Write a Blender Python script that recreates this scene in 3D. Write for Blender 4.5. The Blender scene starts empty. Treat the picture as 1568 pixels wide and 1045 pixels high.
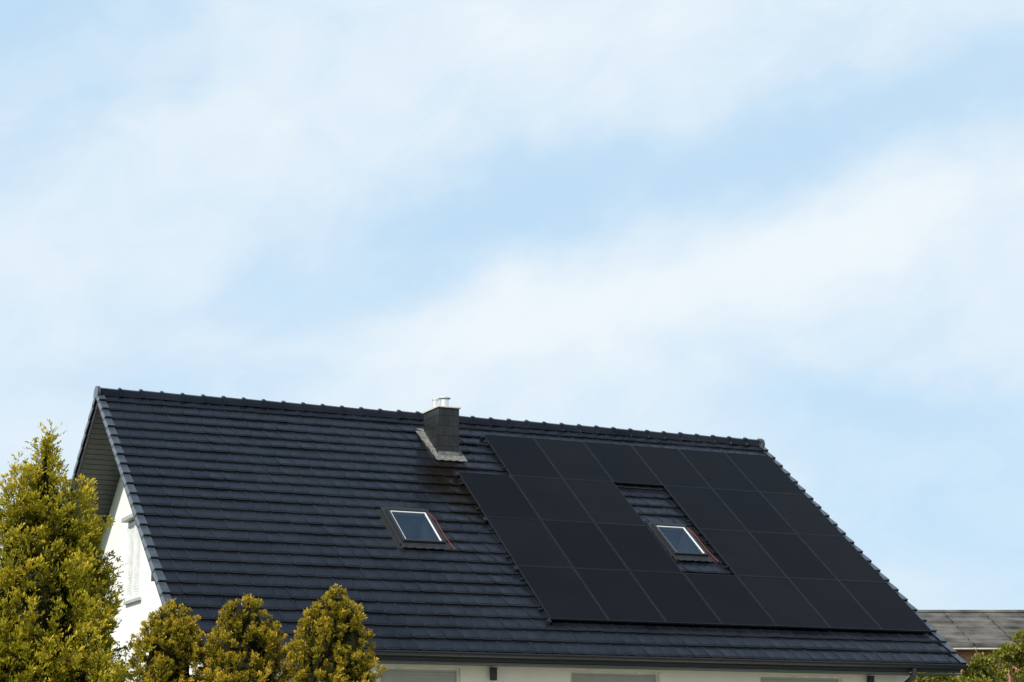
import bpy, math, random
import numpy as np
from mathutils import Vector, Matrix
random.seed(7); rng=np.random.default_rng(11)
sc=bpy.context.scene
rad=math.radians

# ------------------------------------------------------------------ helpers
def new_mat(name): 
    m=bpy.data.materials.new(name); m.use_nodes=True
    nt=m.node_tree; b=nt.nodes["Principled BSDF"]; return m,nt,b
def simple(name,col,rough=0.6,metal=0.0,spec=0.5,var=0.15,scale=6.0,bump=0.0,bscale=40.0):
    m,nt,b=new_mat(name); N=nt.nodes; L=nt.links
    tc=N.new("ShaderNodeTexCoord"); n=N.new("ShaderNodeTexNoise"); n.inputs["Scale"].default_value=scale
    n.inputs["Detail"].default_value=6
    L.new(tc.outputs["Object"],n.inputs["Vector"])
    r=N.new("ShaderNodeValToRGB"); r.color_ramp.elements[0].position=.3; r.color_ramp.elements[1].position=.7
    r.color_ramp.elements[0].color=[c*(1-var) for c in col]+[1]; r.color_ramp.elements[1].color=[min(1,c*(1+var)) for c in col]+[1]
    L.new(n.outputs["Fac"],r.inputs["Fac"]); L.new(r.outputs["Color"],b.inputs["Base Color"])
    b.inputs["Roughness"].default_value=rough; b.inputs["Metallic"].default_value=metal
    b.inputs["Specular IOR Level"].default_value=spec
    if bump>0:
        n2=N.new("ShaderNodeTexNoise"); n2.inputs["Scale"].default_value=bscale; n2.inputs["Detail"].default_value=5
        L.new(tc.outputs["Object"],n2.inputs["Vector"])
        bp=N.new("ShaderNodeBump"); bp.inputs["Strength"].default_value=bump; bp.inputs["Distance"].default_value=.01
        L.new(n2.outputs["Fac"],bp.inputs["Height"]); L.new(bp.outputs["Normal"],b.inputs["Normal"])
    return m
class MB:
    def __init__(s): s.v=[];s.f=[];s.a=[];s.mi=[]
    def add(s,verts,faces,att=0.5,mi=0):
        o=len(s.v); s.v+= [tuple(p) for p in verts]
        for f in faces: s.f.append(tuple(i+o for i in f)); s.a.append(att); s.mi.append(mi)
    def box(s,T,a,b,att=.5,mi=0):
        (x0,y0,z0),(x1,y1,z1)=a,b
        vs=[T(x,y,z) for z in (z0,z1) for y in (y0,y1) for x in (x0,x1)]
        s.add(vs,[(0,2,3,1),(4,5,7,6),(0,1,5,4),(2,6,7,3),(0,4,6,2),(1,3,7,5)],att,mi)
    def build(s,name,mats,parent=None,bevel=0,smooth=False):
        me=bpy.data.meshes.new(name); me.from_pydata(s.v,[],s.f)
        at=me.attributes.new("tone","FLOAT","FACE"); at.data.foreach_set("value",s.a)
        for m in (mats if isinstance(mats,list) else [mats]): me.materials.append(m)
        me.polygons.foreach_set("material_index",s.mi)
        if smooth: me.polygons.foreach_set("use_smooth",[True]*len(s.f))
        me.update()
        import bmesh
        bm=bmesh.new(); bm.from_mesh(me); bmesh.ops.recalc_face_normals(bm,faces=bm.faces); bm.to_mesh(me); bm.free()
        ob=bpy.data.objects.new(name,me); sc.collection.objects.link(ob)
        if parent: ob.parent=parent
        if bevel:
            md=ob.modifiers.new("bevel","BEVEL"); md.width=bevel; md.segments=2; md.limit_method='ANGLE'
        return ob
def empty(name,loc=(0,0,0)):
    e=bpy.data.objects.new(name,None); e.empty_display_size=.3; sc.collection.objects.link(e); return e
def I(x,y,z): return (x,y,z)
def tube(mb,pts,r,seg=12,att=.5,mi=0):
    pts=[Vector(p) for p in pts]; rings=[]
    for i,p in enumerate(pts):
        d=(pts[min(i+1,len(pts)-1)]-pts[max(i-1,0)]).normalized()
        a=d.orthogonal().normalized() if i==0 else (rings_a-d*rings_a.dot(d)).normalized()
        rings_a=a; b=d.cross(a)
        rings.append([p+a*r*math.cos(t*2*math.pi/seg)+b*r*math.sin(t*2*math.pi/seg) for t in range(seg)])
    vs=[q for R in rings for q in R]; fs=[]
    for i in range(len(pts)-1):
        for t in range(seg):
            fs.append((i*seg+t,i*seg+(t+1)%seg,(i+1)*seg+(t+1)%seg,(i+1)*seg+t))
    fs.append(tuple(range(seg))[::-1]); fs.append(tuple((len(pts)-1)*seg+t for t in range(seg)))
    mb.add(vs,fs,att,mi)

# ------------------------------------------------------------------ roof frame
B=rad(36.685); cB,sB=math.cos(B),math.sin(B)
O=(14.306,35.844,8.28)
def rp(u,v,w): return (O[0]+u, O[1]-v*cB-w*sB, O[2]-v*sB+w*cB)
YR=36.50                                   # ridge plane
def rb(u,v,w):                             # mirrored back slope
    x,y,z=rp(u,v,w); return (x,2*YR-y,z)
U0,U1=-6.69,8.19; V0,V1=-0.743,8.0; TW=-0.10
XL,XR=O[0]+U0,O[0]+U1
house=empty("detached_house")

# ------------------------------------------------------------------ materials
# glossy engobed tile, with a damp soot stain under the chimney
tile,nt,b=new_mat("black_glazed_tile"); N=nt.nodes; L=nt.links
at=N.new("ShaderNodeAttribute"); at.attribute_name="tone"
tc=N.new("ShaderNodeTexCoord")
n1=N.new("ShaderNodeTexNoise"); n1.inputs["Scale"].default_value=1.1; n1.inputs["Detail"].default_value=8; L.new(tc.outputs["Object"],n1.inputs["Vector"])
n2=N.new("ShaderNodeTexNoise"); n2.inputs["Scale"].default_value=18; n2.inputs["Detail"].default_value=6; L.new(tc.outputs["Object"],n2.inputs["Vector"])
mx=N.new("ShaderNodeMath"); mx.operation='MULTIPLY_ADD'; L.new(at.outputs["Fac"],mx.inputs[0]); mx.inputs[1].default_value=.22; L.new(n1.outputs["Fac"],mx.inputs[2])
ad=N.new("ShaderNodeMath"); ad.operation='MULTIPLY_ADD'; L.new(n2.outputs["Fac"],ad.inputs[0]); ad.inputs[1].default_value=.35; L.new(mx.outputs[0],ad.inputs[2])
cr=N.new("ShaderNodeValToRGB"); cr.color_ramp.elements[0].position=.45; cr.color_ramp.elements[0].color=(.0035,.0042,.006,1)
cr.color_ramp.elements[1].position=1.05; cr.color_ramp.elements[1].color=(.010,.012,.017,1)
L.new(ad.outputs[0],cr.inputs["Fac"])
mp=N.new("ShaderNodeMapping"); mp.vector_type='TEXTURE'
c0=rp(-.14,2.25,TW); mp.inputs["Location"].default_value=c0; mp.inputs["Rotation"].default_value=(B,0,0); mp.inputs["Scale"].default_value=(.70,1.35,.8)
L.new(tc.outputs["Object"],mp.inputs[0]); ln_=N.new("ShaderNodeVectorMath"); ln_.operation='LENGTH'; L.new(mp.outputs[0],ln_.inputs[0])
sa=N.new("ShaderNodeMath"); sa.operation='MULTIPLY_ADD'; L.new(n1.outputs["Fac"],sa.inputs[0]); sa.inputs[1].default_value=.8; L.new(ln_.outputs["Value"],sa.inputs[2])
sm=N.new("ShaderNodeMapRange"); sm.interpolation_type='SMOOTHSTEP'; L.new(sa.outputs[0],sm.inputs[0]); sm.inputs[1].default_value=.95; sm.inputs[2].default_value=1.6; sm.inputs[3].default_value=1; sm.inputs[4].default_value=0
mc_=N.new("ShaderNodeMix"); mc_.data_type='RGBA'; L.new(sm.outputs[0],mc_.inputs[0]); L.new(cr.outputs[0],mc_.inputs[6]); mc_.inputs[7].default_value=(.0070,.0056,.0042,1)
L.new(mc_.outputs[2],b.inputs["Base Color"])
mr=N.new("ShaderNodeMapRange"); L.new(n1.outputs["Fac"],mr.inputs["Value"]); mr.inputs[1].default_value=.3; mr.inputs[2].default_value=.7; mr.inputs["To Min"].default_value=.16; mr.inputs["To Max"].default_value=.34
L.new(mr.outputs[0],b.inputs["Roughness"])
sp_=N.new("ShaderNodeMath"); sp_.operation='MULTIPLY_ADD'; L.new(sm.outputs[0],sp_.inputs[0]); sp_.inputs[1].default_value=-.24; sp_.inputs[2].default_value=.33; L.new(sp_.outputs[0],b.inputs["Specular IOR Level"])
bp=N.new("ShaderNodeBump"); bp.inputs["Strength"].default_value=.14; bp.inputs["Distance"].default_value=.01
L.new(n2.outputs["Fac"],bp.inputs["Height"]); L.new(bp.outputs["Normal"],b.inputs["Normal"])

m_black=simple("black_metal",(.012,.013,.015),.4,.0,.5)
m_clad=simple("window_cladding_grey",(.022,.025,.028),.4,.0,.4)
m_gutter=simple("anthracite_gutter",(.015,.017,.020),.35)
m_under=simple("roof_underlay",(.01,.01,.011),.9)
m_barge=simple("dark_barge_board",(.022,.024,.026),.6)
m_wall=simple("white_render",(.82,.81,.78),.9,0,.2,.03,2.5,.25,120)
m_wallf=simple("cream_render",(.78,.74,.63),.9,0,.2,.05,2.5,.25,120)
m_soff=simple("grey_soffit_boards",(.075,.08,.072),.6,0,.4,.12,5)
m_lead=simple("lead_flashing",(.15,.15,.14),.6,.1,.4,.35,9,.4,15)
m_slate=simple("chimney_slate",(.014,.016,.017),.42,0,.4,.4,5,.3,30)
m_steel=simple("stainless_steel",(.85,.85,.84),.35,.8,.5,.05)
m_cop=simple("coping_metal",(.60,.55,.42),.4,.2,.5,.1)
m_red=simple("copper_cable",(.16,.035,.02),.5)
m_white=simple("white_sash",(.75,.76,.76),.4,0,.5,.03)
m_lining=simple("white_lining",(.84,.86,.86),.7,0,.3,.03)
m_shaft_shade=simple("shaft_shade_grey",(.42,.50,.54),.8,0,.3,.1)  # shade of the upslope lining and shaft floor, put into the colour
m_shut=simple("roller_shutter_grey",(.36,.36,.31),.5,0,.4,.06)
m_glass,nt,b=new_mat("roof_window_glass"); N=nt.nodes;L=nt.links
out=N["Material Output"]; N.remove(b)
gl=N.new("ShaderNodeBsdfGlossy"); gl.inputs["Roughness"].default_value=.02; gl.inputs["Color"].default_value=(.9,.95,1,1)
tr=N.new("ShaderNodeBsdfTransparent"); tr.inputs["Color"].default_value=(.88,.94,.95,1)
fr=N.new("ShaderNodeFresnel"); fr.inputs["IOR"].default_value=1.9
mxs=N.new("ShaderNodeMixShader"); L.new(fr.outputs[0],mxs.inputs[0]); L.new(tr.outputs[0],mxs.inputs[1]); L.new(gl.outputs[0],mxs.inputs[2]); L.new(mxs.outputs[0],out.inputs[0])
m_pan,nt,b=new_mat("solar_glass_black"); N=nt.nodes;L=nt.links
tc=N.new("ShaderNodeTexCoord"); n=N.new("ShaderNodeTexNoise"); n.inputs["Scale"].default_value=.9; n.inputs["Detail"].default_value=7; L.new(tc.outputs["Object"],n.inputs["Vector"])
at=N.new("ShaderNodeAttribute"); at.attribute_name="tone"
ad=N.new("ShaderNodeMath"); ad.operation='MULTIPLY'; L.new(n.outputs["Fac"],ad.inputs[0]); L.new(at.outputs["Fac"],ad.inputs[1])
cr=N.new("ShaderNodeValToRGB"); cr.color_ramp.elements[0].position=.1; cr.color_ramp.elements[0].color=(.0028,.003,.004,1); cr.color_ramp.elements[1].position=.5; cr.color_ramp.elements[1].color=(.0060,.0064,.0078,1)
L.new(ad.outputs[0],cr.inputs["Fac"]); L.new(cr.outputs[0],b.inputs["Base Color"])
mr=N.new("ShaderNodeMapRange"); L.new(n.outputs["Fac"],mr.inputs["Value"]); mr.inputs[1].default_value=.3; mr.inputs[2].default_value=.7; mr.inputs[3].default_value=.30; mr.inputs[4].default_value=.45; L.new(mr.outputs[0],b.inputs["Roughness"])
b.inputs["Specular IOR Level"].default_value=.085
m_frame=simple("black_anodised_frame",(.026,.028,.032),.35,.4,.35)

# ------------------------------------------------------------------ roof tiles
sky1=(-1.97,3.37,-1.15,4.55); sky2=(3.62,3.37,4.36,4.52)
chim=(14.16-O[0]-.03,14.57-O[0]+.03, 0.0,1.10)
nC=24; nT=49; gw=(V1-V0)/nC; tw=(U1-U0)/nT
prof=[(0,.002),(.012,.011),(.040,.011),(.060,.001),(.5*tw,-.001),(tw-.02,.002),(tw-.002,.002)]
def hole(u,v):
    for (a,b_,c,d) in (sky1,sky2):
        if a-.05<u<c+.05 and b_-.05<v<d+.05: return True
    return chim[0]<u<chim[1] and chim[2]<v<chim[3]
def tiles(T,name,holes):
    mb=MB(); k=len(prof)
    for j in range(nC):
        vb=V0+(j+1)*gw
        ph1,ph2=random.uniform(0,6),random.uniform(0,6)
        for i in range(nT):
            ub=U0+i*tw
            if holes and hole(ub+tw/2,vb-gw/2): continue
            jh=random.gauss(0,.0018)+.003*math.sin(i*.35+ph1); js=random.gauss(0,.0022)+.005*math.sin(i*.22+ph2); jr=random.gauss(0,.0028); jt=random.gauss(0,.0024)
            R=[]
            def row(v,h,k1,f2): R.extend(T(ub+pu, v+js*f2+(pu/tw-.5)*jr*2*f2, TW+h+ph*k1+(jh+(pu/tw-.5)*jt*2)*f2) for (pu,ph) in prof)
            row(vb-gw-.04,-.004,.9,0)
            row(vb-.045,.036,1,1)
            row(vb-.012,.033,1,1)
            row(vb,.020,.9,1)
            row(vb-.003,-.004,.5,1)
            fs=[]
            for q in range(4):
                for a in range(k-1):
                    fs.append((q*k+a,q*k+a+k,q*k+a+k+1,q*k+a+1))
            fs.append(tuple(q*k for q in range(5))); fs.append(tuple(q*k+k-1 for q in range(5))[::-1])
            mb.add(R,fs,random.random())
    return mb.build(name,tile,house)
tiles(rp,"roof_tiles_front",True)
tiles(rb,"roof_tiles_back",False)

mb=MB()
def deck(T,holes):
    us=sorted({U0+.05,U1-.05}|({h[0] for h in holes}|{h[2] for h in holes})); vs_=sorted({V0+.02,V1-.03}|({h[1] for h in holes}|{h[3] for h in holes}))
    for a,b_ in zip(us,us[1:]):
        for c,d in zip(vs_,vs_[1:]):
            um,vm=(a+b_)/2,(c+d)/2
            if any(h[0]<um<h[2] and h[1]<vm<h[3] for h in holes): continue
            mb.box(T,(a,c,TW-.05),(b_,d,TW-.012))
deck(rp,[sky1,sky2]); deck(rb,[])
mb.build("roof_underlay",m_under,house)
OV=0.85
mb=MB()
for T in (rp,rb):
    for (a,b_) in ((U0+.04,U0+OV+.1),(U1-OV-.1,U1-.04)):
        v=V0+.25
        while v<V1-.06:
            mb.box(T,(a,v,TW-.165),(b_,min(v+.125,V1-.05),TW-.145),random.random()); v+=.14
mb.build("soffit_boards",m_soff,house)
mb=MB()
for T in (rp,rb):
    mb.box(T,(U0+.0,V0+.12,TW-.20),(U0+.035,V1-.02,TW-.02)); mb.box(T,(U1-.035,V0+.12,TW-.20),(U1,V1-.02,TW-.02))
mb.build("barge_boards",m_barge,house,.004)
mb=MB()
for T in (rp,rb):
    for j in range(nC):
        va=V0+j*gw-.03; vb=V0+(j+1)*gw+.012
        for s,ue in ((-1,U0),(1,U1)):
            o=ue+s*.045; i_=ue-s*.09; dr=.10
            def q(u,v,w): return T(u,v,w)
            wa,wb=TW+.010,TW+.062
            vs=[q(i_,va,wa),q(o,va,wa),q(o,va,wa-dr),q(i_,vb,wb),q(o,vb,wb),q(o,vb,wb-dr-.01),
                q(i_,va,wa-.02),q(o-s*.02,va,wa-.02),q(o-s*.02,va,wa-dr),q(i_,vb,wb-.022),q(o-s*.02,vb,wb-.022),q(o-s*.02,vb,wb-dr-.01)]
            mb.add(vs,[(0,3,4,1),(1,4,5,2),(3,9,10,4),(4,10,11,5),(2,5,11,8),(0,1,7,6),(1,2,8,7),(6,7,10,9),(7,8,11,10)],random.random())
verge=simple("verge_tile_glaze",(.050,.060,.075),.28,0,.6,.3,8)
mb.build("verge_tiles",verge,house)
mb=MB(); L0=.415; nR=int(round((U1-U0+.04)/L0)); L0=(U1-U0+.06)/nR
zr=rp(0,0,TW)[2]+(YR-rp(0,0,TW)[1])*math.tan(B)
for i in range(nR):
    x0=XL-.03+i*L0; x1=x0+L0+.03
    def ring(x,s,h):
        pts=[(-.155,-.105),(-.125,-.035),(-.065,.045),(0,.075),(.065,.045),(.125,-.035),(.155,-.105)]
        return [(x,YR+a*s,zr+.035+b_*s+h) for a,b_ in pts]
    jh=random.uniform(-.004,.004)
    R=[ring(x0,1.14,.014+jh),ring(x0+.055,1.14,.014+jh),ring(x0+.06,1.0,.002+jh),ring(x1,.97,-.006+jh)]
    vs=[p for r in R for p in r]; fs=[]
    for a in range(3):
        for t in range(6): fs.append((a*7+t,a*7+t+1,(a+1)*7+t+1,(a+1)*7+t))
    fs.append(tuple(range(7))); fs.append(tuple(21+t for t in range(7)))
    mb.add(vs,fs,random.random())
mb.build("ridge_caps",tile,house)
mb=MB()
for x,s in ((XL-.05,-1),(XR+.05,1)):
    vs=[(x,YR+.19*math.cos(t),zr-.02+.15*math.sin(t)) for t in np.linspace(-.6,math.pi+.6,14)]+[(x-s*.06,YR+.19*math.cos(t),zr-.02+.15*math.sin(t)) for t in np.linspace(-.6,math.pi+.6,14)]
    fs=[tuple(range(14)),tuple(range(14,28))]+[(t,t+1,t+15,t+14) for t in range(13)]
    mb.add(vs,fs)
mb.build("ridge_end_caps",verge,house)

# ------------------------------------------------------------------ walls
mw=MB(); wx0,wx1=XL+OV,XR-OV; wy0=30.02; wy1=2*YR-wy0
zu=lambda y: rp(0,0,TW-.14)[2]-abs(YR-y)*math.tan(B)+(YR-rp(0,0,TW-.14)[1])*math.tan(B)
T_=.3
for x in (wx0,wx1-T_):
    P=[(wy0,0),(wy1,0),(wy1,zu(wy1)),(YR,zu(YR)),(wy0,zu(wy0))]
    vs=[(x,a,b_) for a,b_ in P]+[(x+T_,a,b_) for a,b_ in P]
    mw.add(vs,[(0,1,2,3,4),(5,6,7,8,9)]+[(i,(i+1)%5,(i+1)%5+5,i+5) for i in range(5)])
mw.build("gable_walls",m_wall,house)
mw=MB()
wins=[(11.09,12.55),(14.59,16.34),(18.38,20.15)]
zt=3.19; zb=1.15; H=zu(wy0)-.02
xs=[wx0+T_+.003]
for a,b_ in wins: 
    mw.box(I,(xs[-1],wy0,0),(a,wy0+T_,H)); 
    mw.box(I,(a,wy0,zt),(b_,wy0+T_,H)); mw.box(I,(a,wy0,0),(b_,wy0+T_,zb)); xs.append(b_)
mw.box(I,(xs[-1],wy0,0),(wx1-T_-.003,wy0+T_,H))
mw.box(I,(wx0+T_+.003,wy1-T_,0),(wx1-T_-.003,wy1,H))
mw.build("long_walls",m_wallf,house)
mb=MB(); mf=MB()
for a,b_ in wins:
    z=zb+.04
    while z<zt-.03:
        mb.box(I,(a+.05,wy0+.07,z),(b_-.05,wy0+.085,z+.044)); mb.box(I,(a+.05,wy0+.078,z+.044),(b_-.05,wy0+.088,z+.052)); z+=.052
    for q in ((a+.002,a+.05),(b_-.05,b_-.002)): mf.box(I,(q[0],wy0+.03,zb+.002),(q[1],wy0+.12,zt-.002))
    mf.box(I,(a+.05,wy0+.035,zt-.035),(b_-.05,wy0+.12,zt-.002))
    mf.box(I,(a-.04,wy0-.05,zb-.04),(b_+.04,wy0+.10,zb-.003))
mb.build("roller_shutters",m_shut,house); mf.build("window_frames",simple("frame_light",(.6,.59,.52),.5),house,.004)
mb=MB()
for (ya,yb) in ((rp(0,V1,0)[1]+.10,wy0-.003),(wy1+.003,2*YR-rp(0,V1,0)[1]-.10)):
    zz=rp(0,V1,TW-.2)[2]-.0
    mb.box(I,(XL+.05,ya,zz-.03),(XR-.05,yb,zz))
mb.build("eave_soffit",m_soff,house)
mb=MB(); ye=rp(0,V1,TW)[1]; ze=rp(0,V1,TW)[2]
mb.box(I,(XL+.04,ye+.055,ze-.15),(XR-.04,ye+.085,ze-.03))
mb.box(I,(XL+.04,2*YR-ye-.085,ze-.15),(XR-.04,2*YR-ye-.055,ze-.03))
mb.build("fascia",m_barge,house)
mb=MB()
for s in (1,-1):
    yc=ye-.03; n=9
    def yy(y): return y if s==1 else 2*YR-y
    out=[(yy(yc+.065*math.cos(t)),ze-.020+.065*math.sin(t)) for t in np.linspace(math.pi,2*math.pi,n)]
    inn=[(yy(yc+.060*math.cos(t)),ze-.020+.060*math.sin(t)) for t in np.linspace(math.pi,2*math.pi,n)]
    vs=[]
    for x in (XL-.02,XR+.02): vs+=[(x,a,b_) for a,b_ in out]+[(x,a,b_) for a,b_ in inn]
    fs=[]
    for t in range(n-1):
        fs.append((t,t+1,2*n+t+1,2*n+t)); fs.append((n+t,3*n+t,3*n+t+1,n+t+1)); fs.append((t,n+t,n+t+1,t+1)); fs.append((2*n+t,2*n+t+1,3*n+t+1,3*n+t))
    for e in (0,n-1): fs.append((e,2*n+e,3*n+e,n+e))
    mb.add(vs,fs); 
    mb.add([(XL-.022,a,b_) for a,b_ in out],[tuple(range(n))]); mb.add([(XR+.022,a,b_) for a,b_ in out],[tuple(range(n))])
    tube(mb,[(XL-.02,yy(yc-.068),ze-.015),(XR+.02,yy(yc-.068),ze-.015)],.011,8)
    x=XL+.3
    while x<XR:
        mb.box(I,(x,min(yy(yc-.078),yy(yc+.09)),ze-.003),(x+.025,max(yy(yc-.078),yy(yc+.09)),ze+.004))
        arc=[(yy(yc+.071*math.cos(t)),ze-.020+.071*math.sin(t)) for t in np.linspace(math.pi,2*math.pi,n)]
        mb.add([(x,a,b_) for a,b_ in arc]+[(x+.025,a,b_) for a,b_ in arc],[(t,t+1,n+t+1,n+t) for t in range(n-1)])
        x+=.62
    for xd in (21.35,):
        tube(mb,[(xd,yy(yc),ze-.08),(xd,yy(yc),ze-.17),(xd,yy(yc+.08),ze-.26),(xd-.12,yy(wy0-.14),ze-.5),(xd-.15,yy(wy0-.08),ze-.6),(xd-.15,yy(wy0-.08),.1)],.045,12)
mb.build("gutters_and_downpipes",m_gutter,house)
for k,x in enumerate((13.12,20.72)):
    mb=MB(); mb.box(I,(x-.03,wy0-.035,3.03),(x+.03,wy0+.002,3.13)); mb.box(I,(x-.05,wy0-.12,2.99),(x+.05,wy0-.035,3.19)); mb.box(I,(x-.06,wy0-.13,3.19),(x+.06,wy0-.03,3.205))
    mb.build("wall_lamp_%d"%(k+1),m_black,house,.005)
gwn=empty("gable_window"); gwn.parent=house
mb=MB(); mb.box(I,(wx0-.16,35.75,6.22),(wx0+.002,37.10,6.30)); mb.box(I,(wx0-.06,35.80,4.62),(wx0+.002,37.05,4.67)); mb.build("shutter_box_and_sill",simple("grey_box",(.40,.40,.39),.5),gwn,.006)
mb=MB(); 
for (y0,y1,z0,z1) in ((35.85,35.93,4.68,6.2),(36.92,37.0,4.68,6.2),(35.93,36.92,6.12,6.2),(35.93,36.92,4.68,4.76),(36.39,36.46,4.76,6.12)): mb.box(I,(wx0-.04,y0,z0),(wx0+.002,y1,z1))
mb.build("frame",m_white,gwn,.004)
mb=MB()
z=4.77
while z<6.1:
    mb.box(I,(wx0-.02,35.931,z),(wx0-.004,36.389,z+.045)); mb.box(I,(wx0-.02,36.461,z),(wx0-.004,36.919,z+.045)); z+=.05
mb.build("shutter_slats",simple("white_slats",(.72,.72,.70),.5),gwn)
mb=MB(); 
for x0,x1 in ((XL+.04,wx0-.002),(wx1+.002,XR-.04)):
    for yy_ in (31.6,2*YR-31.6-.16):
        z=min(zu(yy_),zu(yy_+.16))
        mb.box(I,(x0,yy_,z-.22),(x1,yy_+.16,z-.05))
mb.build("purlin_ends",m_barge,house,.005)

# ------------------------------------------------------------------ roof windows
def skylight(h,k):
    a,c,b_,d=h; e=empty("roof_window_%d"%k); e.parent=house
    f=MB()
    w0,w1=TW-.01,TW+.105
    t=.050
    f.box(rp,(a,c,w0),(b_,c+t+.03,w1)); f.box(rp,(a,d-t,w0),(b_,d,w1-.01)); f.box(rp,(a,c+t+.03,w0),(a+t,d-t,w1-.004)); f.box(rp,(b_-t,c+t+.03,w0),(b_,d-t,w1-.004))
    f.box(rp,(a-.06,c-.10,TW+.01),(a-.002,d+.02,TW+.045)); f.box(rp,(b_+.002,c-.10,TW+.01),(b_+.06,d+.02,TW+.045))
    f.box(rp,(a-.002,c-.12,TW+.012),(b_+.002,c-.002,TW+.05))
    f.build("cladding",m_clad,e,.006)
    ap=MB(); n=16; vs=[]
    for i in range(n+1):
        u=a-.06+(b_-a+.12)*i/n
        vs.append(rp(u,d+.002,TW+.05)); vs.append(rp(u,d+.08,TW+.050+.006*math.sin(i*2.1))); vs.append(rp(u,d+.18,TW+.048+.010*math.sin(i*2.1)))
    ap.add(vs,[(3*i+q,3*i+q+1,3*i+q+4,3*i+q+3) for i in range(n) for q in (0,1)])
    ap.build("apron",simple("apron_dark",(.018,.020,.022),.5,0,.4,.3,9),e)
    s=MB(); A,C,Bb,D=a+t+.002,c+t+.032,b_-t-.002,d-t-.002; q=.022
    w0,w1=TW+.0,TW+.080
    s.box(rp,(A,C,w0),(Bb,C+q,w1)); s.box(rp,(A,D-q,w0),(Bb,D,w1)); s.box(rp,(A,C+q,w0),(A+q,D-q,w1)); s.box(rp,(Bb-q,C+q,w0),(Bb,D-q,w1))
    s.build("sash",m_white,e,.003)
    gp=[rp(A+q,C+q,TW+.064),rp(A+q,D-q,TW+.064),rp(Bb-q,D-q,TW+.064),rp(Bb-q,C+q,TW+.064)]
    me=bpy.data.meshes.new("glass"); me.from_pydata(gp,[],[(0,1,2,3)]); me.update()
    me.materials.append(m_glass); g=bpy.data.objects.new("glass",me); sc.collection.objects.link(g); g.parent=e
    r=MB(); dp=TW-.50
    def quad(m,P,mi=0): m.add([rp(*p) for p in P],[(0,1,2,3)],.5,mi)
    x0,y0,x1,y1=A+.01,C+.01,Bb-.01,D-.01
    quad(r,[(x0,y0,TW),(x0,y1,TW),(x0,y1,dp),(x0,y0,dp)]); quad(r,[(x1,y0,TW),(x1,y1,TW),(x1,y1,dp),(x1,y0,dp)])
    quad(r,[(x0,y0,TW),(x1,y0,TW),(x1,y0,dp),(x0,y0,dp)],1); quad(r,[(x0,y1,TW),(x1,y1,TW),(x1,y1,dp),(x0,y1,dp)])  # upslope lining gets the shade colour, other sides stay white
    quad(r,[(x0,y0,dp),(x1,y0,dp),(x1,y1,dp),(x0,y1,dp)],1)
    r.build("lining",[m_lining,m_shaft_shade],e)
    cb=MB(); tube(cb,[rp(b_+.03,c+.05,TW+.06),rp(b_+.08,c+.3,TW+.065),rp(b_+.07,d-.3,TW+.065),rp(b_+.11,d+.1,TW+.06),rp(b_+.14,d+.18,TW+.055)],.009,8)
    cb.build("cable",m_red,e)
skylight(sky1,1); skylight(sky2,2)

# ------------------------------------------------------------------ chimney
ch=empty("chimney"); ch.parent=house
cx0,cx1,cy0,cy1,cz=14.155,14.585,35.05,35.86,8.61
mb=MB(); mb.box(I,(cx0+.01,cy0+.01,6.8),(cx1-.01,cy1-.01,cz)); 
z=7.0; row=0
while z<cz-.02:
    h=min(.205,cz-z)
    o=(row%2)*.10
    for (a,b_,face) in ((cx0,cx1,'f'),(cx0,cx1,'b'),(cy0,cy1,'l'),(cy0,cy1,'r')):
        cuts=[a]+[c for c in np.arange(a+.205-o,b_-.05,.205)]+[b_]
        for c0,c1 in zip(cuts,cuts[1:]):
            j=random.uniform(0,.003)
            if face=='f': mb.box(I,(c0+.002,cy0-.006-j,z+.004),(c1-.002,cy0+.012,z+h))
            if face=='b': mb.box(I,(c0+.002,cy1-.012,z+.004),(c1-.002,cy1+.006+j,z+h))
            if face=='l': mb.box(I,(cx0-.006-j,c0+.002,z+.004),(cx0+.012,c1-.002,z+h))
            if face=='r': mb.box(I,(cx1-.012,c0+.002,z+.004),(cx1+.006+j,c1-.002,z+h))
    z+=.208; row+=1
mb.build("slate_cladding",m_slate,ch)
mb=MB(); mb.box(I,(cx0-.035,cy0-.035,cz+.002),(cx1+.035,cy1+.035,cz+.030))
x0,x1,y0,y1=cx0-.02,cx1+.02,cy0-.02,cy1+.02; xm,ym=(cx0+cx1)/2,(cy0+cy1)/2
mb.add([(x0,y0,cz+.030),(x1,y0,cz+.030),(x1,y1,cz+.030),(x0,y1,cz+.030),(xm-.12,ym-.12,cz+.09),(xm+.12,ym-.12,cz+.09),(xm+.12,ym+.12,cz+.09),(xm-.12,ym+.12,cz+.09)],[(0,1,5,4),(1,2,6,5),(2,3,7,6),(3,0,4,7),(4,5,6,7)])
mb.build("coping",m_cop,ch,.004)
mb=MB(); fx=xm+.06
tube(mb,[(fx,ym,cz+.08),(fx,ym,cz+.24)],.095,24); tube(mb,[(fx,ym,cz+.265),(fx,ym,cz+.285)],.13,24); tube(mb,[(xm-.13,ym+.02,cz+.05),(xm-.13,ym+.02,cz+.22)],.06,16); tube(mb,[(xm-.13,ym+.02,cz+.222),(xm-.13,ym+.02,cz+.24)],.075,16)
for q in range(4): tube(mb,[(fx+.08*math.cos(q*1.57),ym+.08*math.sin(q*1.57),cz+.2),(fx+.08*math.cos(q*1.57),ym+.08*math.sin(q*1.57),cz+.27)],.008,6)
mb.build("flue_cowl",m_steel,ch,.003)
mb=MB()
cu0,cu1=cx0-O[0],cx1-O[0]
vf=(O[1]-cy0-(TW+.04)*sB)/cB; vk=(O[1]-cy1-(TW+.04)*sB)/cB
n=14
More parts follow.
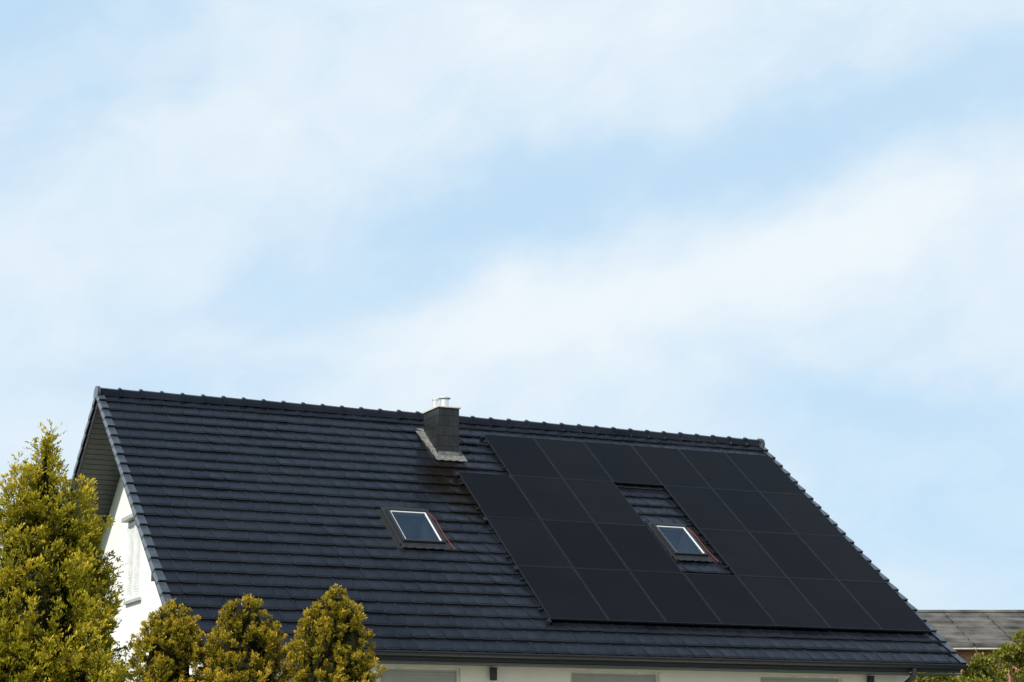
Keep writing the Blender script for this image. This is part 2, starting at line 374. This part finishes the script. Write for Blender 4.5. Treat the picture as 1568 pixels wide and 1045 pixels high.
def strip(P,Q):
    vs=[]
    for i in range(n+1):
        t=i/n
        for s_ in (0,.5,1):
            u=P[0][0]+(P[1][0]-P[0][0])*t; v=P[0][1]+(P[1][1]-P[0][1])*t
            u2=Q[0][0]+(Q[1][0]-Q[0][0])*t; v2=Q[0][1]+(Q[1][1]-Q[0][1])*t
            vs.append(rp(u+(u2-u)*s_,v+(v2-v)*s_,TW+.055+.008*math.sin(i*1.9+s_*3)+(.02 if s_==0 else 0)))
    mb.add(vs,[(3*i+q,3*i+q+1,3*i+q+4,3*i+q+3) for i in range(n) for q in (0,1)])
strip([(cu0-.01,vf),(cu1+.01,vf)],[(cu0-.10,vf+.17),(cu1+.14,vf+.17)])
strip([(cu0-.01,vk),(cu0-.01,vf)],[(cu0-.18,vk-.05),(cu0-.10,vf+.17)])
strip([(cu1+.01,vk),(cu1+.01,vf)],[(cu1+.12,vk-.05),(cu1+.14,vf+.17)])
strip([(cu0-.01,vk),(cu1+.01,vk)],[(cu0-.18,vk-.15),(cu1+.12,vk-.15)])
mb.box(I,(cx0-.012,cy0-.014,rp(0,vf,TW)[2]-.1),(cx1+.012,cy0-.010,rp(0,vf,TW)[2]+.14))
mb.build("lead_flashing",m_lead,ch)

# ------------------------------------------------------------------ solar array
arr=empty("solar_panel_array")
CW,RH=1.15,1.7576
mf=MB(); mg=MB(); mc=MB()
for j in range(4):
    for i in range(7):
        if (i,j)==(0,0) or (i==3 and j in (1,2)): continue
        u0,u1,v0,v1=i*CW+.008,(i+1)*CW-.008,j*RH+.006,(j+1)*RH-.006
        jh=random.uniform(-.003,.003)
        t=.013
        w0,w1=-.035+jh,jh
        mf.box(rp,(u0,v0,w0),(u1,v0+t,w1)); mf.box(rp,(u0,v1-t,w0),(u1,v1,w1)); mf.box(rp,(u0,v0+t,w0),(u0+t,v1-t,w1)); mf.box(rp,(u1-t,v0+t,w0),(u1,v1-t,w1))
        mg.box(rp,(u0+t,v0+t,w1-.010),(u1-t,v1-t,w1-.003),random.uniform(.4,1.0))
        for vv in (v0+.38,v1-.38):
            for uu in (u0-.018,u1-.004):
                mc.box(rp,(uu,vv,-.036+jh),(uu+.022,vv+.05,jh+.006))
    for vv in (j*RH+.40,(j+1)*RH-.37):
        segs=[(0 if j else CW,7*CW)] if j in (0,3) else [(0,3*CW),(4*CW,7*CW)]
        for a,b_ in segs: mc.box(rp,(a-.06,vv-.02,TW+.03),(b_+.04,vv+.02,-.037))
mf.build("panel_frames",m_frame,arr); mg.build("panel_glass",m_pan,arr); mc.build("rails_and_clamps",m_black,arr)
mb=MB()
for (u,v) in ((CW,.0),(CW,RH),(0,RH),(0,2*RH),(0,3*RH),(0,4*RH-.03)):
    mb.box(rp,(u-.07,v+.05,-.07),(u+.0,v+.11,-.01)); mb.box(rp,(u-.05,v+.02,-.08),(u-.01,v+.14,.004))
mb.build("edge_brackets",m_black,arr,.004)

# ------------------------------------------------------------------ foliage
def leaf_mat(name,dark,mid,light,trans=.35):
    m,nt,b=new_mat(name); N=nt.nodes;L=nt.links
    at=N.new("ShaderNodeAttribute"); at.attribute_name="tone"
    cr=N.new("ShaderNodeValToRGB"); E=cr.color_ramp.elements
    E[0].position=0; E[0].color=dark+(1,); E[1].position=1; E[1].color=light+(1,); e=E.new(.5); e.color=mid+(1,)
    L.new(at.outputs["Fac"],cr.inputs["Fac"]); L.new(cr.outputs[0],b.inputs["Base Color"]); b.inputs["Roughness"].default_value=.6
    b.inputs["Specular IOR Level"].default_value=.2
    t=N.new("ShaderNodeBsdfTranslucent"); L.new(cr.outputs[0],t.inputs["Color"])
    mx=N.new("ShaderNodeMixShader"); mx.inputs[0].default_value=trans
    L.new(b.outputs[0],mx.inputs[1]); L.new(t.outputs[0],mx.inputs[2]); L.new(mx.outputs[0],N["Material Output"].inputs[0])
    return m
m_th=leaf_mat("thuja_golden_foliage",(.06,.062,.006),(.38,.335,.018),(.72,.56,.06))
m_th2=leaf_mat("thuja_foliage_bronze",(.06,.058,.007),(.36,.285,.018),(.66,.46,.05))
m_dec=leaf_mat("shrub_foliage",(.04,.055,.008),(.18,.19,.02),(.42,.36,.06))
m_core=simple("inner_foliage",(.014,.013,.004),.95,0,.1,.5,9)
m_bark=simple("bark",(.09,.065,.045),.9,0,.2,.4,14,.5,40)
def leaves_mesh(name,pos,dr,ln,wd,tone,mat,parent):
    n=len(pos); r=rng.normal(size=(n,3)); side=np.cross(dr,r); side/=np.linalg.norm(side,axis=1)[:,None]+1e-9
    ln=ln[:,None];wd=wd[:,None]
    V=np.empty((n,4,3)); V[:,0]=pos; V[:,1]=pos+dr*ln*.55+side*wd*.5; V[:,2]=pos+dr*ln; V[:,3]=pos+dr*ln*.55-side*wd*.5
    me=bpy.data.meshes.new(name); me.vertices.add(4*n); me.vertices.foreach_set("co",V.reshape(-1).astype(np.float32))
    me.loops.add(4*n); me.loops.foreach_set("vertex_index",np.arange(4*n,dtype=np.int32))
    me.polygons.add(n); me.polygons.foreach_set("loop_start",np.arange(0,4*n,4,dtype=np.int32))
    me.update(calc_edges=True)
    at=me.attributes.new("tone","FLOAT","FACE"); at.data.foreach_set("value",np.clip(tone,0,1).astype(np.float32))
    me.materials.append(mat); ob=bpy.data.objects.new(name,me); sc.collection.objects.link(ob); ob.parent=parent; return ob
def nrm(a): return a/(np.linalg.norm(a,axis=1)[:,None]+1e-9)
def thuja(name,x,y,zs,rs,nplume,nleaf,L,leaf,mat,seed,extra=(),lump=.16,fat=.22):
    g=np.random.default_rng(seed); e=empty(name)
    zs=np.array(zs[::-1]);rs=np.array(rs[::-1])
    ph=g.uniform(0,6.28,8)
    def R(z,a):
        base=np.interp(z,zs,rs)
        f=np.sin(3*a+ph[0]+2.2*z)*.4+np.sin(5*a+ph[1]-4.1*z)*.35+np.sin(2*a+ph[2]+7*z)*.3+np.sin(8*a+ph[3]+9*z)*.25
        return base*(1+lump*f)
    zz=np.linspace(zs[0],zs[-1]-.02,400); w=np.interp(zz,zs,rs)+.04; z=g.choice(zz,nplume,p=w/w.sum())+g.uniform(-.01,.01,nplume)
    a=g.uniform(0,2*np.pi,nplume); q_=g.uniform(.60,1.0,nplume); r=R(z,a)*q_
    out=np.stack([np.cos(a),np.sin(a),0*a],1)
    P=np.stack([x+out[:,0]*r,y+out[:,1]*r,z-L*.4],1)
    top=np.clip((z-zs[-1]+.5)/.5,0,1)[:,None]
    D=nrm(out*g.uniform(.2,.7,nplume)[:,None]*(1-.75*top)+np.array([0,0,1])+g.normal(0,.17,(nplume,3)))
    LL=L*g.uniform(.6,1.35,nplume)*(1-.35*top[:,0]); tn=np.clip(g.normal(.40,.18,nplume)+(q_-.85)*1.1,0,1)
    for (ex,ey,ez,el) in extra:
        P=np.vstack([P,[[x+ex,y+ey,ez-el]]]); D=np.vstack([D,nrm(np.array([[ex*.3+g.normal(0,.08),ey*.3,1.]]))]); LL=np.append(LL,el*1.05); tn=np.append(tn,.6)
    n=len(P)
    ns=14; side_t=g.uniform(.05,.95,(n,ns)); side_v=nrm(np.cross(np.repeat(D,ns,0),g.normal(size=(n*ns,3)))).reshape(n,ns,3)
    idx=np.repeat(np.arange(n),nleaf); sp=g.integers(0,ns,len(idx))
    st_=side_t[idx,sp]; sv=side_v[idx,sp]; q=g.uniform(0,1,len(idx))
    reach=LL[idx]*fat*1.5*np.sin(np.pi*np.clip(st_*.85+.12,0,1))
    dirn=nrm(sv*.75+D[idx]*.8)
    pos=P[idx]+D[idx]*(LL[idx]*st_*.85)[:,None]+dirn*(reach*q)[:,None]+g.normal(0,.006,(len(idx),3))
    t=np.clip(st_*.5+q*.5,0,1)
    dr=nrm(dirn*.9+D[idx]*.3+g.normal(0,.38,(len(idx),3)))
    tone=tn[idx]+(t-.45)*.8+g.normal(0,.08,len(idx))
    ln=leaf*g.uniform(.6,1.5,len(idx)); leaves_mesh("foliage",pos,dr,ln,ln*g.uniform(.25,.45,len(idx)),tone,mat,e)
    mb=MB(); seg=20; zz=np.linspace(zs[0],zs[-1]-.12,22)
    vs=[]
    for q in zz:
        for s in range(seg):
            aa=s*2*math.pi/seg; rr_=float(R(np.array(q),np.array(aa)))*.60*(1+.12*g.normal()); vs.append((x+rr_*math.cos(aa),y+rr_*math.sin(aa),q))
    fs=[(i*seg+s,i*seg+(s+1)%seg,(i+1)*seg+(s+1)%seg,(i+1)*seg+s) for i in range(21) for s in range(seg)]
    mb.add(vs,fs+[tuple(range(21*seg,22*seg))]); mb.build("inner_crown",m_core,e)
    mb=MB(); vs=[];
    for k_,(q,r_) in enumerate(((-.05,.09),(.5,.07),(1.6,.05),(zs[-1]-.1,.008))):
        for s in range(10): vs.append((x+r_*math.cos(s*.628),y+r_*math.sin(s*.628),q))
    mb.add(vs,[(i*10+s,i*10+(s+1)%10,(i+1)*10+(s+1)%10,(i+1)*10+s) for i in range(3) for s in range(10)]); mb.build("trunk",m_bark,e)
    return e
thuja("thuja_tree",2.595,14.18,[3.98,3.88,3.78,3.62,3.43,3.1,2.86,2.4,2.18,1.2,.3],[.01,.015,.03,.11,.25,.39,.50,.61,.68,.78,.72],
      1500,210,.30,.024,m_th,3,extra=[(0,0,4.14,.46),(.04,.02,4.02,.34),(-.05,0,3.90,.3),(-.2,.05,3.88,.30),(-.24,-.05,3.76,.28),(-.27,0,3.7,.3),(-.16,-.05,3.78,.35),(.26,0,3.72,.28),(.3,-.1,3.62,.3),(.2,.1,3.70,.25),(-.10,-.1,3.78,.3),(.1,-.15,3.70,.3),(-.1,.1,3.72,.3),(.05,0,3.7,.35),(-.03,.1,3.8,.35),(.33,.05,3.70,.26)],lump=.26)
zp=[0,-.08,-.22,-.45,-.85,-1.3,-2.2,-3.1]
for k,(x,y,h,s,sd) in enumerate(((5.47,21.66,3.47,.99,21),(6.24,21.31,3.53,1.10,22),(7.17,20.89,3.63,1.14,23))):
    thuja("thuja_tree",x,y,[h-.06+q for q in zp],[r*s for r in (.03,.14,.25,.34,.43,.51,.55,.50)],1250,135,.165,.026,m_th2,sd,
          extra=[(0,0,h+.02,.3),(.12*random.uniform(-1,1),0,h-.08,.26),(.2,0,h-.2,.24),(-.2,0,h-.22,.24)],lump=.07,fat=.24)
def shrub(name,x,y,h,r,nblob,nleaf,leaf,mat,seed):
    g=np.random.default_rng(seed); e=empty(name)
    mb=MB(); pos=[];tone=[];dr=[]
    for k_ in range(nblob):
        a=g.uniform(0,6.28); q=g.uniform(.35,1.0); rr=r*math.sqrt(g.uniform(0,1))*math.sqrt(max(.05,1-(q-.45)**2*2.6))
        c=np.array([x+rr*math.cos(a),y+rr*math.sin(a),h*q-.25*(rr/r)*h*.5])
        tube(mb,[(x,y,.2*h*q),((x+c[0])/2,(y+c[1])/2,c[2]*.55),tuple(c)],.02+.01*h*.3,6)
        br=r*g.uniform(.14,.30); m=nleaf; v=nrm(g.normal(size=(m,3))); p=c+v*(br*g.uniform(.3,1.1,m)**.6)[:,None]*np.array([1,1,.8])
        pos.append(p); dr.append(nrm(v+g.normal(0,.6,(m,3))+[0,0,.3])); tone.append(g.normal(g.uniform(.2,.7),.13,m))
    tube(mb,[(x,y,-.05),(x,y,h*.4)],.06+.02*h/2,10)
    pos=np.vstack(pos);dr=np.vstack(dr);tone=np.concatenate(tone); ln=leaf*g.uniform(.6,1.4,len(pos))
    leaves_mesh("foliage",pos,dr,ln,ln*.6,tone,mat,e); mb.build("branches",m_bark,e)
F0=np.array([.4101,.9120]);R0=np.array([.9120,-.4101])
def at_(D,Rr): p=F0*D+R0*Rr; return float(p[0]),float(p[1])
shrub("garden_shrub",*at_(45,9.5),3.85,1.6,80,350,.09,m_dec,31)
shrub("garden_shrub",*at_(48,11.6),4.15,1.1,60,350,.09,m_dec,32)
shrub("deciduous_tree",*at_(50,13.2),5.0,1.1,70,350,.085,m_dec,33)
shrub("deciduous_tree",*at_(51,15.0),4.5,1.6,70,350,.085,m_dec,34)

# ------------------------------------------------------------------ neighbouring building
nb=empty("neighbouring_brick_building")
def T2(r,d,z): p=F0*d+R0*r; return (float(p[0]),float(p[1]),z)
m_brick,nt,b=new_mat("orange_brick"); N=nt.nodes;L=nt.links
tc=N.new("ShaderNodeTexCoord"); mp=N.new("ShaderNodeMapping"); mp.inputs["Rotation"].default_value=(rad(90),0,0); br=N.new("ShaderNodeTexBrick")
br.inputs["Scale"].default_value=1; br.inputs["Brick Width"].default_value=.25; br.inputs["Row Height"].default_value=.075; br.inputs["Mortar Size"].default_value=.008
br.inputs["Color1"].default_value=(.46,.20,.08,1); br.inputs["Color2"].default_value=(.38,.15,.07,1); br.inputs["Mortar"].default_value=(.35,.3,.25,1)
L.new(tc.outputs["Object"],mp.inputs[0]); L.new(mp.outputs[0],br.inputs[0]); L.new(br.outputs[0],b.inputs["Base Color"]); b.inputs["Roughness"].default_value=.9
m_fib=simple("weathered_roof_sheet",(.095,.09,.08),.85,0,.3,.6,1.6,.4,8)
mb=MB(); rl,rr_=11.0,26.0; de,dk=56.5,60.5; z0,z1=4.98,6.28
ng=6
for j in range(ng):
    for i in range(12):
        a=rl+(rr_-rl)*i/12; b2=rl+(rr_-rl)*(i+1)/12
        d0=de+(dk-de)*j/ng; d1=de+(dk-de)*(j+1)/ng; q0=z0+(z1-z0)*j/ng; q1=z0+(z1-z0)*(j+1)/ng
        jj=random.uniform(0,.03)
        vs=[T2(a+.01,d0-.05,q0+.05+jj),T2(b2-.01,d0-.05,q0+.05+jj),T2(b2-.01,d1,q1+.01),T2(a+.01,d1,q1+.01),T2(a+.01,d0-.05,q0-.01),T2(b2-.01,d0-.05,q0-.01)]
        mb.add(vs,[(0,1,2,3),(0,4,5,1)])
vs=[T2(rl,dk,z1),T2(rr_,dk,z1),T2(rr_,dk+4,z0),T2(rl,dk+4,z0)]; mb.add(vs,[(0,1,2,3)])
vs=[T2(rl,dk-.15,z1+.0),T2(rl,dk,z1+.08),T2(rl,dk+.15,z1),T2(rr_,dk-.15,z1),T2(rr_,dk,z1+.08),T2(rr_,dk+.15,z1)]; mb.add(vs,[(0,1,4,3),(1,2,5,4),(0,2,1),(3,4,5)])
mb.build("roof",m_fib,nb)
mb=MB(); mb.box(T2,(rl+.4,de+.35,0),(rr_-.4,de+.6,z0+.05)); mb.box(T2,(rl+.4,dk+3.4,0),(rr_-.4,dk+3.7,z0+.05))
for q in (rl+.4,rr_-.65):
    P=[(de+.6,0),(dk+3.4,0),(dk+3.4,z0+.1),(dk,z1-.06),(de+.6,z0+.1)]
    mb.add([T2(q,a,b_) for a,b_ in P]+[T2(q+.25,a,b_) for a,b_ in P],[(0,1,2,3,4),(5,6,7,8,9)]+[(i,(i+1)%5,(i+1)%5+5,i+5) for i in range(5)])
mb.build("walls",m_brick,nb)
mb=MB(); mb.box(T2,(rl,de-.02,z0-.08),(rr_,de+.02,z0-.015)); mb.build("fascia",simple("white_fascia",(.5,.48,.44),.6),nb)
mb=MB()
for q in range(4): mb.box(T2,(rl+2+q*3.4,de+.33,1.2),(rl+3.2+q*3.4,de+.348,2.6))
mb.build("windows",m_black,nb)

# ------------------------------------------------------------------ ground + added light-bounce paving
m_gr=simple("lawn",(.05,.075,.02),.95,0,.2,.4,.5,.5,30)
me=bpy.data.meshes.new("ground"); S=3000; me.from_pydata([(-S,-S,0),(S,-S,0),(S,S,0),(-S,S,0)],[],[(0,1,2,3)]); me.materials.append(m_gr)
gr=bpy.data.objects.new("ground",me); sc.collection.objects.link(gr)
mb=MB(); 
x=XL+.2
while x<XR+1:
    y=24.4
    while y<29.9:
        mb.box(I,(x,y,.004),(x+.592,min(y+.592,29.98),.045+random.uniform(0,.003)),random.random()); y+=.6
    x+=.6
mb.build("bounce_paving",simple("bounce_slab_concrete",(.46,.44,.40),.85,0,.3,.15,3,.3,60))  # unseen pale paving, added to bounce sunlight onto the front wall

# ------------------------------------------------------------------ sky and sun
SE=rad(42); SA=rad(-122)     # azimuth from +Y towards +X
w=bpy.data.worlds.new("World"); sc.world=w; w.use_nodes=True; nt=w.node_tree; N=nt.nodes;L=nt.links
bg=N["Background"]; STR=.12; bg.inputs["Strength"].default_value=STR
st=N.new("ShaderNodeTexSky"); st.sky_type='NISHITA'; st.sun_disc=False; st.sun_elevation=SE; st.sun_rotation=SA; st.air_density=1.0; st.dust_density=1.0; st.ozone_density=1.5
tc=N.new("ShaderNodeTexCoord"); sp=N.new("ShaderNodeSeparateXYZ"); L.new(tc.outputs["Generated"],sp.inputs[0])
def M(op,a,b=None,c=None):
    n=N.new("ShaderNodeMath"); n.operation=op
    for i,q in enumerate((a,b,c)):
        if q is None: continue
        if isinstance(q,(int,float)): n.inputs[i].default_value=q
        else: L.new(q,n.inputs[i])
    return n.outputs[0]
az=M('MULTIPLY',M('ARCTAN2',sp.outputs[0],sp.outputs[1]),57.2958)
el=M('MULTIPLY',M('ARCSINE',sp.outputs[2]),57.2958)
cmb=N.new("ShaderNodeCombineXYZ"); L.new(az,cmb.inputs[0]); L.new(el,cmb.inputs[1])
def noise(scale,sx,sy,rot,det,rough,dist=0,off=0):
    mp=N.new("ShaderNodeMapping"); mp.vector_type='TEXTURE'; mp.inputs["Rotation"].default_value=(0,0,rad(rot)); mp.inputs["Scale"].default_value=(sx,sy,1); mp.inputs["Location"].default_value=(off,off*.7,0)
    L.new(cmb.outputs[0],mp.inputs[0]); n=N.new("ShaderNodeTexNoise"); n.inputs["Scale"].default_value=scale; n.inputs["Detail"].default_value=det; n.inputs["Roughness"].default_value=rough; n.inputs["Distortion"].default_value=dist
    L.new(mp.outputs[0],n.inputs["Vector"]); return n
wn=noise(.22,1.5,1,15,5,.55,0,3); wsp=N.new("ShaderNodeSeparateColor"); L.new(wn.outputs["Color"],wsp.inputs[0])
azw=M('ADD',az,M('MULTIPLY',M('SUBTRACT',wsp.outputs[0],.5),7.0)); elw=M('ADD',el,M('MULTIPLY',M('SUBTRACT',wsp.outputs[1],.5),4.5))
blobs=[(9.2,22.1,4.3,2.2,35,-.7),(34.5,19.0,9,1.7,14,-.6),(25.5,17.0,5,1.5,22,-.45),(19.5,14.2,5,1.3,12,-.35),(35.3,10.2,6,1.2,0,-.4),(37.3,6.7,6,3,0,-.5),
(33.8,15.0,6.5,1.8,14,.40),(24.1,12.4,4,1.2,15,.45),(15.7,18.8,7,2.2,25,.10),(26.5,21.8,7,1.2,5,.2),(11.0,18.6,3.5,1.1,30,-.3),(14,11,5,1.2,5,-.25)]
tot=None
for (a,e_,rx,ry,ang,amp) in blobs:
    c_,s_=math.cos(rad(ang)),math.sin(rad(ang))
    dx=M('SUBTRACT',azw,a); dy=M('SUBTRACT',elw,e_)
    p=M('DIVIDE',M('ADD',M('MULTIPLY',dx,c_),M('MULTIPLY',dy,s_)),rx); q=M('DIVIDE',M('SUBTRACT',M('MULTIPLY',dy,c_),M('MULTIPLY',dx,s_)),ry)
    gq=M('MULTIPLY',M('EXPONENT',M('MULTIPLY',M('ADD',M('MULTIPLY',p,p),M('MULTIPLY',q,q)),-1.0)),amp)
    tot=gq if tot is None else M('ADD',tot,gq)
na=noise(.42,1.5,1,18,8,.58,.5,1); nb_=noise(1.3,1.8,1,24,5,.5,.5,5)
cov=M('ADD',M('ADD',tot,.55),M('ADD',M('MULTIPLY',M('SUBTRACT',na.outputs["Fac"],.5),.72),M('MULTIPLY',M('SUBTRACT',nb_.outputs["Fac"],.5),.10)))
hi=N.new("ShaderNodeMapRange"); L.new(el,hi.inputs[0]); hi.inputs[1].default_value=26; hi.inputs[2].default_value=48; hi.inputs[3].default_value=0; hi.inputs[4].default_value=.6
cov=M('SUBTRACT',cov,hi.outputs[0])
ss=N.new("ShaderNodeMapRange"); ss.interpolation_type='SMOOTHSTEP'; L.new(cov,ss.inputs[0]); ss.inputs[1].default_value=-.2; ss.inputs[2].default_value=1.15; ss.inputs[3].default_value=0.0; ss.inputs[4].default_value=1.0
hz=N.new("ShaderNodeMapRange"); L.new(el,hz.inputs[0]); hz.inputs[1].default_value=24; hz.inputs[2].default_value=50; hz.inputs[3].default_value=.91; hz.inputs[4].default_value=.12
mh=N.new("ShaderNodeMix"); mh.data_type='RGBA'; L.new(hz.outputs[0],mh.inputs[0]); L.new(st.outputs[0],mh.inputs[6]); mh.inputs[7].default_value=(.55/STR,.765/STR,.965/STR,1)
mx=N.new("ShaderNodeMix"); mx.data_type='RGBA'; L.new(ss.outputs[0],mx.inputs[0]); L.new(mh.outputs[2],mx.inputs[6])
mx.inputs[7].default_value=(.87/STR,.94/STR,.985/STR,1)
L.new(mx.outputs[2],bg.inputs["Color"])
sd=bpy.data.lights.new("sun","SUN"); sd.energy=5.0; sd.angle=rad(.53); sd.color=(1,.95,.87)
so=bpy.data.objects.new("sun",sd); sc.collection.objects.link(so)
dv=Vector((math.sin(SA)*math.cos(SE),math.cos(SA)*math.cos(SE),math.sin(SE))); so.rotation_euler=dv.to_track_quat('Z','Y').to_euler(); so.location=dv*50

# ------------------------------------------------------------------ camera
cam=bpy.data.cameras.new("camera"); cam.lens=67.24; cam.sensor_width=36; cam.clip_end=6000
co=bpy.data.objects.new("camera",cam); sc.collection.objects.link(co); co.location=(0,0,1.6); co.rotation_euler=(rad(90+12.498),0,rad(-24.209)); sc.camera=co
sc.view_settings.view_transform='Standard'; sc.view_settings.look='None'; sc.view_settings.exposure=0
